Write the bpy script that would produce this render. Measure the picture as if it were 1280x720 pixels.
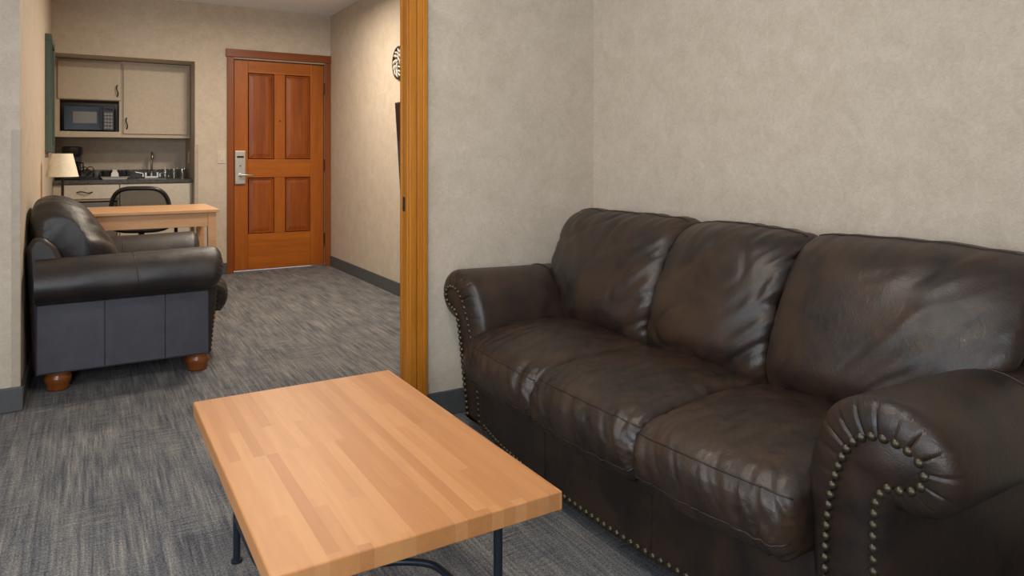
import bpy, bmesh, math, random
import numpy as np
from mathutils import Vector, noise

for _o in list(bpy.data.objects):
    bpy.data.objects.remove(_o)
SC = bpy.context.scene
COL = SC.collection
PI = math.pi
rnd = random.Random(7)

# ------------------------------------------------------------------ camera
FPX, HOR, YAW, CAMH = 880.0, 197.0, math.radians(31.2), 1.10
cam_d = bpy.data.cameras.new('camera')
cam = bpy.data.objects.new('camera', cam_d); COL.objects.link(cam)
cam.location = (0, 0, CAMH)
cam.rotation_euler = (PI / 2, 0, -YAW)
cam_d.sensor_width = 36.0
cam_d.lens = 36.0 * FPX / 1280.0
cam_d.shift_y = -(360.0 - HOR) / 1280.0
cam_d.clip_start = 0.05
SC.camera = cam

# ------------------------------------------------------------------ exposure, world, lights
SC.view_settings.view_transform = 'Standard'
SC.view_settings.look = 'None'
SC.view_settings.gamma = 1.0
SC.view_settings.use_curve_mapping = False
SC.view_settings.exposure = 0.0

world = bpy.data.worlds.new('world'); SC.world = world
world.use_nodes = True
_bg = world.node_tree.nodes['Background']
_bg.inputs[0].default_value = (0.75, 0.86, 1.0, 1)
_bg.inputs[1].default_value = 1.0

def area_light(name, loc, rot, sx, sy, power, color, shape='RECTANGLE', spread=PI):
    d = bpy.data.lights.new(name, 'AREA')
    d.shape = shape; d.size = sx
    if shape in ('RECTANGLE', 'ELLIPSE'): d.size_y = sy
    d.energy = power; d.color = color; d.spread = spread
    o = bpy.data.objects.new(name, d); COL.objects.link(o)
    o.location = loc; o.rotation_euler = rot
    return o

# daylight through the left window and an added one behind the camera
area_light('window_daylight', (-1.53, 1.15, 1.45), (0, -PI / 2, 0), 1.30, 1.85, 35, (0.86, 0.93, 1.0))
area_light('window_daylight', (-0.70, -1.03, 1.45), (PI / 2, 0, 0), 1.05, 1.30, 102, (0.86, 0.93, 1.0))
# ceiling lamps (their fixtures are built further down at the same places)
WARM = (1.0, 0.86, 0.69)
LAMPS = [((0.35, 1.50), 17, (1.0, 0.86, 0.70)), ((1.20, 4.10), 25, WARM), ((1.20, 5.45), 40, WARM)]
CEIL = 2.54
for (lx, ly), pw, lc in LAMPS:
    area_light('ceiling_lamp_light', (lx, ly, CEIL - 0.125), (0, 0, 0), 0.30, 0.30, pw, lc, 'DISK')

# ------------------------------------------------------------------ node helpers
def new_mat(name):
    m = bpy.data.materials.new(name); m.use_nodes = True
    nt = m.node_tree
    return m, nt, nt.nodes['Principled BSDF']

def N(nt, typ, **kw):
    n = nt.nodes.new(typ)
    for k, v in kw.items(): setattr(n, k, v)
    return n

def coords(nt, scale=(1, 1, 1), rot=(0, 0, 0), loc=(0, 0, 0), src='Object'):
    tc = N(nt, 'ShaderNodeTexCoord'); mp = N(nt, 'ShaderNodeMapping')
    nt.links.new(tc.outputs[src], mp.inputs[0])
    mp.inputs['Scale'].default_value = scale
    mp.inputs['Rotation'].default_value = rot
    mp.inputs['Location'].default_value = loc
    return mp.outputs[0]

def noise_tex(nt, vec, scale, detail=3, rough=0.5, dist=0.0):
    n = N(nt, 'ShaderNodeTexNoise')
    nt.links.new(vec, n.inputs['Vector'])
    n.inputs['Scale'].default_value = scale
    n.inputs['Detail'].default_value = detail
    n.inputs['Roughness'].default_value = rough
    n.inputs['Distortion'].default_value = dist
    return n.outputs['Fac']

def ramp(nt, fac, stops):
    r = N(nt, 'ShaderNodeValToRGB')
    while len(r.color_ramp.elements) < len(stops): r.color_ramp.elements.new(0.5)
    for e, (p, c) in zip(r.color_ramp.elements, stops):
        e.position = p
        e.color = (c, c, c, 1) if not isinstance(c, (tuple, list)) else (*c, 1)
    nt.links.new(fac, r.inputs[0])
    return r.outputs[0]

def mix(nt, fac, a, b, mode='MIX'):
    m = N(nt, 'ShaderNodeMix', data_type='RGBA', blend_type=mode)
    for sock, v in ((m.inputs[0], fac), (m.inputs[6], a), (m.inputs[7], b)):
        if hasattr(v, 'is_linked') or hasattr(v, 'links'): nt.links.new(v, sock)
        elif isinstance(v, (int, float)): sock.default_value = v
        else: sock.default_value = (*v, 1)
    return m.outputs[2]

def bump(nt, h, strength, dist, bsdf, prev=None):
    b = N(nt, 'ShaderNodeBump')
    b.inputs['Strength'].default_value = strength
    b.inputs['Distance'].default_value = dist
    nt.links.new(h, b.inputs['Height'])
    if prev is not None: nt.links.new(prev, b.inputs['Normal'])
    nt.links.new(b.outputs[0], bsdf.inputs['Normal'])
    return b.outputs[0]

def plain(name, col, rough=0.5, metal=0.0, spec=0.5):
    m, nt, b = new_mat(name)
    v = coords(nt)
    f = noise_tex(nt, v, 35, 3)
    c = ramp(nt, f, [(0.3, tuple(x * 0.93 for x in col)), (0.7, tuple(min(1, x * 1.05) for x in col))])
    nt.links.new(c, b.inputs['Base Color'])
    b.inputs['Roughness'].default_value = rough
    b.inputs['Metallic'].default_value = metal
    b.inputs['Specular IOR Level'].default_value = spec
    return m

def wallpaper(name, c0, c1):
    m, nt, b = new_mat(name)
    v = coords(nt)
    big = noise_tex(nt, v, 9, 4, 0.6, 0.6)
    mid = noise_tex(nt, v, 42, 4, 0.65, 1.2)
    fine = noise_tex(nt, v, 190, 2, 0.6)
    a = mix(nt, 0.45, ramp(nt, big, [(0.3, 0), (0.7, 1)]), ramp(nt, mid, [(0.35, 0), (0.65, 1)]))
    a = mix(nt, 0.25, a, ramp(nt, fine, [(0.3, 0), (0.7, 1)]))
    c = mix(nt, a, c0, c1)
    nt.links.new(c, b.inputs['Base Color'])
    b.inputs['Roughness'].default_value = 0.62
    b.inputs['Specular IOR Level'].default_value = 0.3
    h = mix(nt, 0.5, mid, fine)
    bump(nt, h, 0.35, 0.004, b)
    return m

def wood(name, dark, mid, light, axis='z', freq=26, rough=0.42, coat=0.04):
    """straight grained wood, the grain running along one axis of the object"""
    m, nt, b = new_mat(name)
    k = 0.06
    sc = {'x': (k, 1, 1), 'y': (1, k, 1), 'z': (1, 1, k)}[axis]
    v = coords(nt, sc)
    g = noise_tex(nt, v, freq, 5, 0.6, 0.35)
    g2 = noise_tex(nt, v, freq * 5, 3, 0.6)
    lo = noise_tex(nt, coords(nt, sc, loc=(3, 1, 2)), 7, 2)
    c = ramp(nt, g, [(0.28, dark), (0.5, mid), (0.74, light)])
    c2 = ramp(nt, lo, [(0.35, dark), (0.65, light)])
    c = mix(nt, 0.35, c, c2)
    c = mix(nt, 0.25, c, ramp(nt, g2, [(0.35, dark), (0.65, light)]))
    nt.links.new(c, b.inputs['Base Color'])
    b.inputs['Roughness'].default_value = rough
    b.inputs['Coat Weight'].default_value = coat
    b.inputs['Specular IOR Level'].default_value = 0.35
    b.inputs['Coat Roughness'].default_value = 0.25
    bump(nt, g2, 0.12, 0.001, b)
    return m

def butcher(name):
    """laminated maple strips along local Y, ends of the strips showing on the edge"""
    m, nt, b = new_mat(name)
    v = coords(nt, rot=(0, 0, PI / 2), loc=(0.013, 0.008, 0))
    br = N(nt, 'ShaderNodeTexBrick')
    nt.links.new(v, br.inputs['Vector'])
    br.inputs['Scale'].default_value = 1.0
    br.inputs['Mortar Size'].default_value = 0.0
    br.inputs['Brick Width'].default_value = 0.47
    br.inputs['Row Height'].default_value = 0.026
    br.inputs['Color1'].default_value = (0, 0, 0, 1)
    br.inputs['Color2'].default_value = (1, 1, 1, 1)
    br.offset = 0.37; br.offset_frequency = 3
    c = ramp(nt, br.outputs['Color'], [(0.0, (0.44, 0.185, 0.063)), (0.5, (0.505, 0.226, 0.083)), (1.0, (0.56, 0.267, 0.106))])
    vs = coords(nt, (1, 0.07, 1))
    g = noise_tex(nt, vs, 60, 4, 0.6, 0.3)
    c = mix(nt, 0.75, c, ramp(nt, g, [(0.3, (0.86, 0.82, 0.78)), (0.7, (1, 1, 1))]), 'MULTIPLY')
    sp = noise_tex(nt, coords(nt, (1, 0.45, 1)), 17, 2, 0.5)
    c = mix(nt, ramp(nt, sp, [(0.61, 0), (0.70, 0.45)]), c, (0.42, 0.20, 0.09))
    nt.links.new(c, b.inputs['Base Color'])
    b.inputs['Roughness'].default_value = 0.46
    b.inputs['Specular IOR Level'].default_value = 0.35
    return m

def carpet(name):
    m, nt, b = new_mat(name)
    along = noise_tex(nt, coords(nt, (1, 0.035, 1)), 84, 2, 0.7)       # long streaks along the room
    across = noise_tex(nt, coords(nt, (0.10, 1, 1)), 95, 2, 0.6)       # short ribs across it
    patch = noise_tex(nt, coords(nt, (1, 0.55, 1)), 3.4, 4, 0.6, 0.3)
    tone = noise_tex(nt, coords(nt, (1, 0.30, 1), loc=(7, 1, 0)), 11, 3, 0.6)
    pile = noise_tex(nt, coords(nt), 190, 3, 0.85)
    base = mix(nt, ramp(nt, patch, [(0.46, 0.20), (0.60, 0.62)]), along, across)
    f = mix(nt, 0.30, base, tone)
    f = mix(nt, 0.52, f, pile)
    c = ramp(nt, f, [(0.40, (0.034, 0.039, 0.054)), (0.468, (0.098, 0.102, 0.116)),
                     (0.53, (0.175, 0.170, 0.168)), (0.61, (0.335, 0.31, 0.275))])
    nt.links.new(c, b.inputs['Base Color'])
    b.inputs['Roughness'].default_value = 0.95
    b.inputs['Specular IOR Level'].default_value = 0.1
    bump(nt, f, 0.5, 0.004, b)
    return m

def leather(name, base, dark, rough=0.36):
    m, nt, b = new_mat(name)
    v = coords(nt)
    mot = noise_tex(nt, v, 6.5, 4, 0.6, 0.8)
    red = noise_tex(nt, coords(nt, (1, 1, 0.7), loc=(4, 4, 4)), 4.0, 5, 0.65, 1.2)
    c = ramp(nt, mot, [(0.36, dark), (0.62, base)])
    c = mix(nt, ramp(nt, red, [(0.50, 0), (0.66, 0.6)]), c, tuple(v * k for v, k in zip(base, (1.45, 1.25, 1.0))))
    nt.links.new(c, b.inputs['Base Color'])
    b.inputs['Specular IOR Level'].default_value = 0.55
    rg = N(nt, 'ShaderNodeMapRange')
    nt.links.new(noise_tex(nt, v, 9, 4, 0.6), rg.inputs[0])
    rg.inputs[3].default_value = rough - 0.08; rg.inputs[4].default_value = rough + 0.12
    nt.links.new(rg.outputs[0], b.inputs['Roughness'])
    vo = N(nt, 'ShaderNodeTexVoronoi'); nt.links.new(v, vo.inputs['Vector'])
    vo.inputs['Scale'].default_value = 420
    cre = noise_tex(nt, v, 26, 5, 0.62, 1.8)
    n1 = bump(nt, vo.outputs['Distance'], 0.16, 0.0012, b)
    cre2 = noise_tex(nt, coords(nt, (1, 1, 0.6)), 30, 3, 0.55, 1.0)
    n2 = bump(nt, ramp(nt, cre, [(0.40, 0), (0.5, 1), (0.60, 0.3)]), 0.13, 0.003, b, n1)
    bump(nt, cre2, 0.14, 0.005, b, n2)
    return m

def granite(name):
    m, nt, b = new_mat(name)
    f = noise_tex(nt, coords(nt), 120, 3, 0.7)
    c = ramp(nt, f, [(0.40, (0.016, 0.016, 0.017)), (0.52, (0.075, 0.072, 0.070)), (0.66, (0.26, 0.24, 0.23))])
    nt.links.new(c, b.inputs['Base Color']); b.inputs['Roughness'].default_value = 0.30; b.inputs['Specular IOR Level'].default_value = 0.3
    return m

def glass_mat(name, tint=(0.95, 0.97, 0.97), gloss=0.12):
    m = bpy.data.materials.new(name); m.use_nodes = True
    nt = m.node_tree; nt.nodes.clear()
    out = N(nt, 'ShaderNodeOutputMaterial'); mx = N(nt, 'ShaderNodeMixShader')
    t = N(nt, 'ShaderNodeBsdfTransparent'); g = N(nt, 'ShaderNodeBsdfGlossy')
    t.inputs[0].default_value = (*tint, 1); g.inputs['Roughness'].default_value = 0.04
    fr = N(nt, 'ShaderNodeLayerWeight'); fr.inputs[0].default_value = 0.35
    mp = N(nt, 'ShaderNodeMapRange'); mp.inputs[3].default_value = gloss; mp.inputs[4].default_value = 0.75
    nt.links.new(fr.outputs['Facing'], mp.inputs[0])
    nt.links.new(mp.outputs[0], mx.inputs[0]); nt.links.new(t.outputs[0], mx.inputs[1]); nt.links.new(g.outputs[0], mx.inputs[2])
    nt.links.new(mx.outputs[0], out.inputs[0])
    return m

def netting(name):
    m = bpy.data.materials.new(name); m.use_nodes = True
    nt = m.node_tree; b = nt.nodes['Principled BSDF']
    b.inputs['Base Color'].default_value = (0.03, 0.03, 0.032, 1); b.inputs['Roughness'].default_value = 0.8
    b.inputs['Alpha'].default_value = 0.62
    ck = N(nt, 'ShaderNodeTexVoronoi'); nt.links.new(coords(nt), ck.inputs['Vector']); ck.inputs['Scale'].default_value = 450
    nt.links.new(ramp(nt, ck.outputs['Distance'], [(0.25, 0.24), (0.6, 0.60)]), b.inputs['Alpha'])
    return m

def emitter(name, col, s):
    m, nt, b = new_mat(name)
    b.inputs['Base Color'].default_value = (0.9, 0.88, 0.84, 1)
    b.inputs['Emission Color'].default_value = (*col, 1); b.inputs['Emission Strength'].default_value = s
    return m

M = {}
M['wall'] = wallpaper('beige_wallpaper', (0.452, 0.378, 0.295), (0.635, 0.552, 0.458))
M['ceiling'] = plain('ceiling_paint', (0.83, 0.88, 0.95), 0.9)
M['carpet'] = carpet('grey_carpet')
M['base'] = plain('rubber_base', (0.075, 0.080, 0.082), 0.55)
M['guard'] = plain('corner_guard_plastic', (0.44, 0.37, 0.29), 0.45, 0.0, 0.3)
M['trimwood_z'] = wood('fir_trim_vertical', (0.33, 0.105, 0.007), (0.47, 0.165, 0.013), (0.56, 0.225, 0.022), 'z')
M['door_z'] = wood('fir_door_vertical', (0.225, 0.050, 0.002), (0.335, 0.082, 0.003), (0.44, 0.128, 0.006), 'z', 22)
M['door_panel'] = wood('fir_door_panels', (0.15, 0.026, 0.002), (0.24, 0.050, 0.002), (0.37, 0.100, 0.005), 'z', 14)
M['door_x'] = wood('fir_door_horizontal', (0.235, 0.053, 0.002), (0.35, 0.088, 0.003), (0.45, 0.132, 0.006), 'x', 22)
M['doorframe_z'] = wood('door_casing_vertical', (0.15, 0.036, 0.006), (0.215, 0.053, 0.008), (0.27, 0.072, 0.011), 'z', 22)
M['doorframe_x'] = wood('door_casing_horizontal', (0.15, 0.036, 0.006), (0.205, 0.050, 0.008), (0.26, 0.068, 0.011), 'x', 22)
M['butcher'] = butcher('butcher_block')
M['desk'] = wood('light_desk_wood', (0.50, 0.27, 0.135), (0.58, 0.335, 0.175), (0.66, 0.40, 0.225), 'x', 30, 0.3)
M['bun'] = wood('amber_foot_wood', (0.11, 0.028, 0.006), (0.18, 0.050, 0.010), (0.26, 0.08, 0.016), 'z', 20, 0.25, 0.4)
M['steel'] = plain('navy_black_steel', (0.016, 0.023, 0.034), 0.38, 0.3)
M['leather'] = leather('brown_leather', (0.034, 0.0185, 0.0115), (0.0115, 0.0080, 0.0074), 0.38)
M['leather_seat'] = leather('brown_leather_worn', (0.038, 0.0215, 0.0135), (0.0130, 0.0088, 0.0078), 0.38)
M['chairhide'] = leather('dark_brown_hide', (0.021, 0.0150, 0.0140), (0.011, 0.0090, 0.0095), 0.44)
M['chairside_cool'] = leather('hide_side_cool_light', (0.050, 0.049, 0.064), (0.040, 0.040, 0.053), 0.5)  # armchair hide; cool light on the outer side is put into the colour
M['thread'] = plain('stitched_seam', (0.020, 0.013, 0.010), 0.5)
M['nail'] = plain('antique_brass', (0.085, 0.073, 0.050), 0.42, 0.85)
M['cab'] = plain('cream_laminate', (0.54, 0.455, 0.345), 0.45)
M['cabface'] = plain('pale_cream_laminate', (0.60, 0.54, 0.45), 0.45)
M['cabdark'] = plain('cabinet_shell', (0.40, 0.33, 0.24), 0.6)
M['black'] = plain('black_plastic', (0.014, 0.014, 0.016), 0.35)
M['blackmetal'] = plain('black_metal', (0.018, 0.018, 0.02), 0.4, 0.4)
M['bluegloss'] = plain('microwave_black_gloss', (0.010, 0.015, 0.026), 0.22, 0.0, 0.25)
M['microwindow'] = plain('microwave_screen', (0.17, 0.155, 0.135), 0.3)
M['keys'] = plain('keypad_grey', (0.24, 0.235, 0.23), 0.4)
M['granite'] = granite('black_granite')
M['chrome'] = plain('brushed_nickel', (0.62, 0.60, 0.57), 0.28, 1.0)
M['sinksteel'] = plain('dull_steel', (0.25, 0.25, 0.25), 0.5, 0.8)
M['lockmetal'] = plain('satin_nickel', (0.50, 0.475, 0.44), 0.42, 0.85)
M['white'] = plain('white_china', (0.74, 0.72, 0.69), 0.3)
M['greyceramic'] = plain('grey_ceramic', (0.15, 0.15, 0.155), 0.4)
M['ivory'] = plain('ivory_plastic', (0.60, 0.54, 0.43), 0.4)
M['glass'] = glass_mat('clear_glass')
M['pane'] = glass_mat('window_glass', (0.97, 0.98, 0.98), 0.04)
M['shade'] = plain('cream_lamp_shade', (0.80, 0.73, 0.58), 0.8)
M['teal'] = plain('teal_green_frame', (0.072, 0.108, 0.098), 0.4)
M['art'] = wallpaper('muted_green_print', (0.10, 0.14, 0.11), (0.30, 0.30, 0.22))
M['screen'] = plain('dark_screen', (0.008, 0.008, 0.009), 0.12)
M['bronze'] = plain('dark_bronze', (0.045, 0.030, 0.022), 0.45, 0.6)
M['plaster'] = plain('pale_relief', (0.62, 0.57, 0.50), 0.6)
M['net'] = netting('black_netting')
M['lampglass'] = emitter('lit_opal_glass', (1.0, 0.86, 0.66), 2.5)
M['whitepaint'] = plain('white_paint', (0.70, 0.69, 0.67), 0.5)

# ------------------------------------------------------------------ mesh helpers
class MB:
    def __init__(self):
        self.v = []; self.f = []
    def add(self, vs, fs):
        o = len(self.v)
        self.v += [tuple(float(c) for c in p) for p in vs]
        self.f += [tuple(i + o for i in f) for f in fs]
        return self
    def box(self, x0, x1, y0, y1, z0, z1):
        vs = [(x, y, z) for z in (z0, z1) for y in (y0, y1) for x in (x0, x1)]
        return self.add(vs, [(0, 2, 3, 1), (4, 5, 7, 6), (0, 1, 5, 4), (2, 6, 7, 3), (0, 4, 6, 2), (1, 3, 7, 5)])
    def prism(self, outline, z0, z1):
        n = len(outline)
        vs = [(x, y, z0) for x, y in outline] + [(x, y, z1) for x, y in outline]
        fs = [tuple(range(n - 1, -1, -1)), tuple(range(n, 2 * n))]
        fs += [(i, (i + 1) % n, n + (i + 1) % n, n + i) for i in range(n)]
        return self.add(vs, fs)
    def rings(self, rings, cap=True, closed=True):
        k = len(rings[0]); n = len(rings)
        vs = [p for r in rings for p in r]
        fs = []
        kk = k if closed else k - 1
        for a in range(n - 1):
            for i in range(kk):
                j = (i + 1) % k
                fs.append((a * k + i, a * k + j, (a + 1) * k + j, (a + 1) * k + i))
        if cap:
            fs.append(tuple(range(k - 1, -1, -1)))
            fs.append(tuple((n - 1) * k + i for i in range(k)))
        return self.add(vs, fs)
    def lathe(self, prof, c=(0, 0, 0), seg=28, axis='z'):
        rs = []
        for r, h in prof:
            ring = []
            for i in range(seg):
                a = 2 * PI * i / seg
                p = (r * math.cos(a), r * math.sin(a), h)
                if axis == 'x': p = (p[2], p[0], p[1])
                if axis == 'y': p = (p[0], -p[2], p[1])
                ring.append((p[0] + c[0], p[1] + c[1], p[2] + c[2]))
            rs.append(ring)
        return self.rings(rs)
    def tube(self, pts, r, seg=10, closed=False):
        P = [Vector(p) for p in pts]; n = len(P)
        rs = []; up = None
        for i in range(n):
            if closed: t = P[(i + 1) % n] - P[i - 1]
            else: t = P[min(i + 1, n - 1)] - P[max(i - 1, 0)]
            t.normalize()
            if up is None:
                up = Vector((0, 0, 1)) if abs(t.z) < 0.9 else Vector((1, 0, 0))
            a = t.cross(up).normalized(); up = a.cross(t).normalized()
            rs.append([P[i] + (a * math.cos(2 * PI * k / seg) + up * math.sin(2 * PI * k / seg)) * r for k in range(seg)])
        if closed: rs.append(rs[0])
        return self.rings(rs, cap=not closed)
    def build(self, name, mat, parent=None, smooth=False, bevel=0.0, seg=2, subsurf=0, auto=None):
        me = bpy.data.meshes.new(name)
        me.from_pydata(self.v, [], self.f); me.validate(); me.update()
        bm = bmesh.new(); bm.from_mesh(me)
        bmesh.ops.remove_doubles(bm, verts=bm.verts, dist=1e-6)
        bmesh.ops.recalc_face_normals(bm, faces=bm.faces)
        if auto is not None:
            for e in bm.edges:
                if len(e.link_faces) == 2 and e.calc_face_angle(0) > math.radians(auto): e.smooth = False
        bm.to_mesh(me); bm.free()
        me.materials.append(mat)
        o = bpy.data.objects.new(name, me); COL.objects.link(o)
        if parent is not None: o.parent = parent
        if smooth:
            for p in me.polygons: p.use_smooth = True
        if bevel > 0:
            b = o.modifiers.new('bevel', 'BEVEL'); b.width = bevel; b.segments = seg; b.limit_method = 'ANGLE'
        return o

def thing(name, label, cat, loc=(0, 0, 0), rz=0.0, group=None):
    o = bpy.data.objects.new(name, None); COL.objects.link(o)
    o.empty_display_size = 0.1
    o.location = loc; o.rotation_euler = (0, 0, rz)
    o['label'] = label; o['category'] = cat
    if group: o['group'] = group
    return o

def tag(o, label, cat, group=None):
    o['label'] = label; o['category'] = cat
    if group: o['group'] = group
    return o

def struct(o):
    o['kind'] = 'structure'; return o

def copy_tree(o, parent=None):
    c = o.copy(); COL.objects.link(c)
    if parent is not None: c.parent = parent
    for ch in list(o.children): copy_tree(ch, c)
    return c

def spline(pts, per=10, closed=False):
    P = np.array(pts, float); n = len(P); out = []
    segs = n if closed else n - 1
    for i in range(segs):
        p1 = P[i]; p2 = P[(i + 1) % n]
        p0 = P[i - 1] if (closed or i > 0) else 2 * p1 - p2
        p3 = P[(i + 2) % n] if (closed or i + 2 < n) else 2 * p2 - p1
        for k in range(per):
            t = k / per
            out.append(0.5 * ((2 * p1) + (-p0 + p2) * t + (2 * p0 - 5 * p1 + 4 * p2 - p3) * t * t + (-p0 + 3 * p1 - 3 * p2 + p3) * t ** 3))
    if not closed: out.append(P[-1])
    return np.array(out)

def displace(o, fn):
    me = o.data
    me.update()
    nrm = [v.normal.copy() for v in me.vertices]
    for v, n in zip(me.vertices, nrm): v.co += n * fn(v.co)
    me.update()

def nz(x, y, z): return noise.noise(Vector((x, y, z)))
def sst(a, b, x):
    t = max(0.0, min(1.0, (x - a) / (b - a))); return t * t * (3 - 2 * t)

# ================================================================== SETTING
FARY, PARTY, STUBY = 7.10, 2.722, 3.73
HL, HR, LR, LL, BACKY = -0.245, 2.135, 2.112, -1.45, -0.95
T = 0.12
PT = 0.078
NX, NZ, NBACK = 0.866, 1.99, 7.84            # the kitchenette recess
struct(MB().box(LL - T, 2.4, BACKY - T, NBACK + T, -0.10, 0.0).build('floor', M['carpet']))
struct(MB().box(LL - T, 2.4, BACKY - T, NBACK + T, CEIL, CEIL + 0.1).build('ceiling', M['ceiling']))
struct(MB().box(LR, LR + 0.2, BACKY, PARTY + PT, 0, CEIL).build('wall_right', M['wall']))
struct(MB().box(HR, HR + 0.2, PARTY + PT, NBACK, 0, CEIL).build('wall_right_hall', M['wall']))
JX = 1.215                                     # end of the partition behind the casing
struct(MB().box(JX, LR, PARTY, PARTY + PT, 0, CEIL).box(LL, JX, PARTY, PARTY + PT, 2.12, CEIL).build('wall_partition', M['wall']))
struct(MB().box(LL, HL, STUBY, FARY + 0.74, 0, CEIL).build('wall_left_hall', M['wall']))
WY0, WY1, WZ0, WZ1 = 0.20, 2.10, 0.78, 2.12
b = MB().box(LL - T, LL, BACKY - T, WY0, 0, CEIL).box(LL - T, LL, WY1, STUBY + T, 0, CEIL)
b.box(LL - T, LL, WY0, WY1, 0, WZ0).box(LL - T, LL, WY0, WY1, WZ1, CEIL)
struct(b.build('wall_left', M['wall']))
VX0, VX1 = -1.25, -0.15
b = MB().box(LL, VX0, BACKY - T, BACKY, 0, CEIL).box(VX1, LR, BACKY - T, BACKY, 0, CEIL)
b.box(VX0, VX1, BACKY - T, BACKY, 0, WZ0).box(VX0, VX1, BACKY - T, BACKY, WZ1, CEIL)
struct(b.build('wall_back', M['wall']))
# far wall around the recess and the entry door
DX0, DX1, DZ = 1.197, 2.083, 2.045
b = MB().box(HL, NX, FARY, FARY + T, NZ, CEIL)
b.box(NX, DX0, FARY, FARY + T, 0, CEIL).box(DX0, DX1, FARY, FARY + T, DZ, CEIL).box(DX1, HR, FARY, FARY + T, 0, CEIL)
b.box(NX, NX + T, FARY + T, NBACK, 0, NZ + 0.1)
b.box(HL, NX, FARY + T, NBACK, NZ, NZ + 0.1)
b.box(HL, NX + T, NBACK, NBACK + T, 0, NZ + 0.1)
struct(b.build('wall_far', M['wall']))
# window on the left of the camera
WXa, WXb = LL - 0.06, LL + 0.01
w = struct(MB().box(WXa, WXb, WY0, WY1, WZ0, WZ0 + 0.05).box(WXa, WXb, WY0, WY1, WZ1 - 0.05, WZ1)
           .box(WXa, WXb, WY0, WY0 + 0.05, WZ0 + 0.05, WZ1 - 0.05).box(WXa, WXb, WY1 - 0.05, WY1, WZ0 + 0.05, WZ1 - 0.05)
           .box(WXa, WXb - 0.02, 1.125, 1.175, WZ0 + 0.05, WZ1 - 0.05).build('window_1', M['whitepaint']))
MB().box(LL - 0.033, LL - 0.027, WY0 + 0.05, WY1 - 0.05, WZ0 + 0.05, WZ1 - 0.05).build('window_pane', M['pane'], w)

VYa, VYb = BACKY - 0.06, BACKY + 0.01  # unseen second window, added behind the camera to brighten the left stub wall
w = struct(MB().box(VX0, VX1, VYa, VYb, WZ0, WZ0 + 0.05).box(VX0, VX1, VYa, VYb, WZ1 - 0.05, WZ1)
           .box(VX0, VX0 + 0.05, VYa, VYb, WZ0 + 0.05, WZ1 - 0.05).box(VX1 - 0.05, VX1, VYa, VYb, WZ0 + 0.05, WZ1 - 0.05).build('added_window', M['whitepaint']))
MB().box(VX0 + 0.05, VX1 - 0.05, BACKY - 0.033, BACKY - 0.027, WZ0 + 0.05, WZ1 - 0.05).build('window_pane', M['pane'], w)

# baseboards
BH, BT = 0.105, 0.012
struct(MB().box(JX + 0.005, LR - BT, PARTY - BT, PARTY, 0, BH).build('baseboard_partition', M['base'], bevel=0.004))
struct(MB().box(LR - BT, LR, BACKY, PARTY, 0, BH).build('baseboard_right', M['base'], bevel=0.004))
struct(MB().box(HR - BT, HR, PARTY + PT, FARY, 0, BH).build('baseboard_right_hall', M['base'], bevel=0.004))
struct(MB().box(LL, HL + BT, STUBY - BT, STUBY, 0, BH).box(HL, HL + BT, STUBY, FARY, 0, BH).build('baseboard_left_hall', M['base'], bevel=0.004))
struct(MB().box(NX, 1.14, FARY - BT, FARY, 0, BH).build('baseboard_far', M['base'], bevel=0.004))
struct(MB().box(LL, LL + BT, BACKY, STUBY - BT, 0, BH).build('baseboard_left', M['base'], bevel=0.004))
struct(MB().box(LL + BT, LR - BT, BACKY, BACKY + BT, 0, BH).build('baseboard_back', M['base'], bevel=0.004))

# wall corner guards
def guard(name, x, y, sx, sy):
    g = MB().box(min(x, x + sx * 0.030), max(x, x + sx * 0.030), y - 0.003, y, BH, 1.22)
    g.box(x if sx < 0 else x - 0.003, x + 0.003 if sx < 0 else x, y - 0.003, y + 0.030, BH, 1.22)
    return struct(g.build(name, M['guard'], bevel=0.0012))
guard('trim_1', HL, STUBY, -1, 1)
guard('trim_2', NX, FARY, 1, 1)

# cased end of the partition with a pocket door in it
CX0, CX1 = 1.140, 1.222
cs = MB().box(CX0 + 0.004, CX0 + 0.034, PARTY - 0.018, PARTY, 0, 2.16)
cs.box(CX0 + 0.034, CX0 + 0.038, PARTY - 0.014, PARTY, 0, 2.16)
cs.box(CX0 + 0.038, CX1 - 0.020, PARTY - 0.020, PARTY, 0, 2.16)
cs.box(CX1 - 0.020, CX1, PARTY - 0.024, PARTY, 0, 2.16)
casing = struct(cs.build('trim_3', M['trimwood_z'], bevel=0.003))
jb = MB().box(CX0, JX, PARTY, PARTY + 0.019, 0, 2.12).box(CX0, JX, PARTY + 0.061, PARTY + PT, 0, 2.12)
struct(jb.build('trim_4', M['trimwood_z'], bevel=0.002))
pd = thing('pocket_door', 'edge of an orange-brown wooden pocket door in the cased partition end', 'door', (CX0 + 0.004, PARTY + 0.040, 0))
MB().box(0, 0.07, -0.0175, 0.0175, 0.012, 2.10).build('door_panel', M['trimwood_z'], pd, bevel=0.003)
MB().box(-0.003, 0.003, -0.011, 0.011, 0.875, 0.935).build('edge_pull', M['blackmetal'], pd, bevel=0.001)

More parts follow.
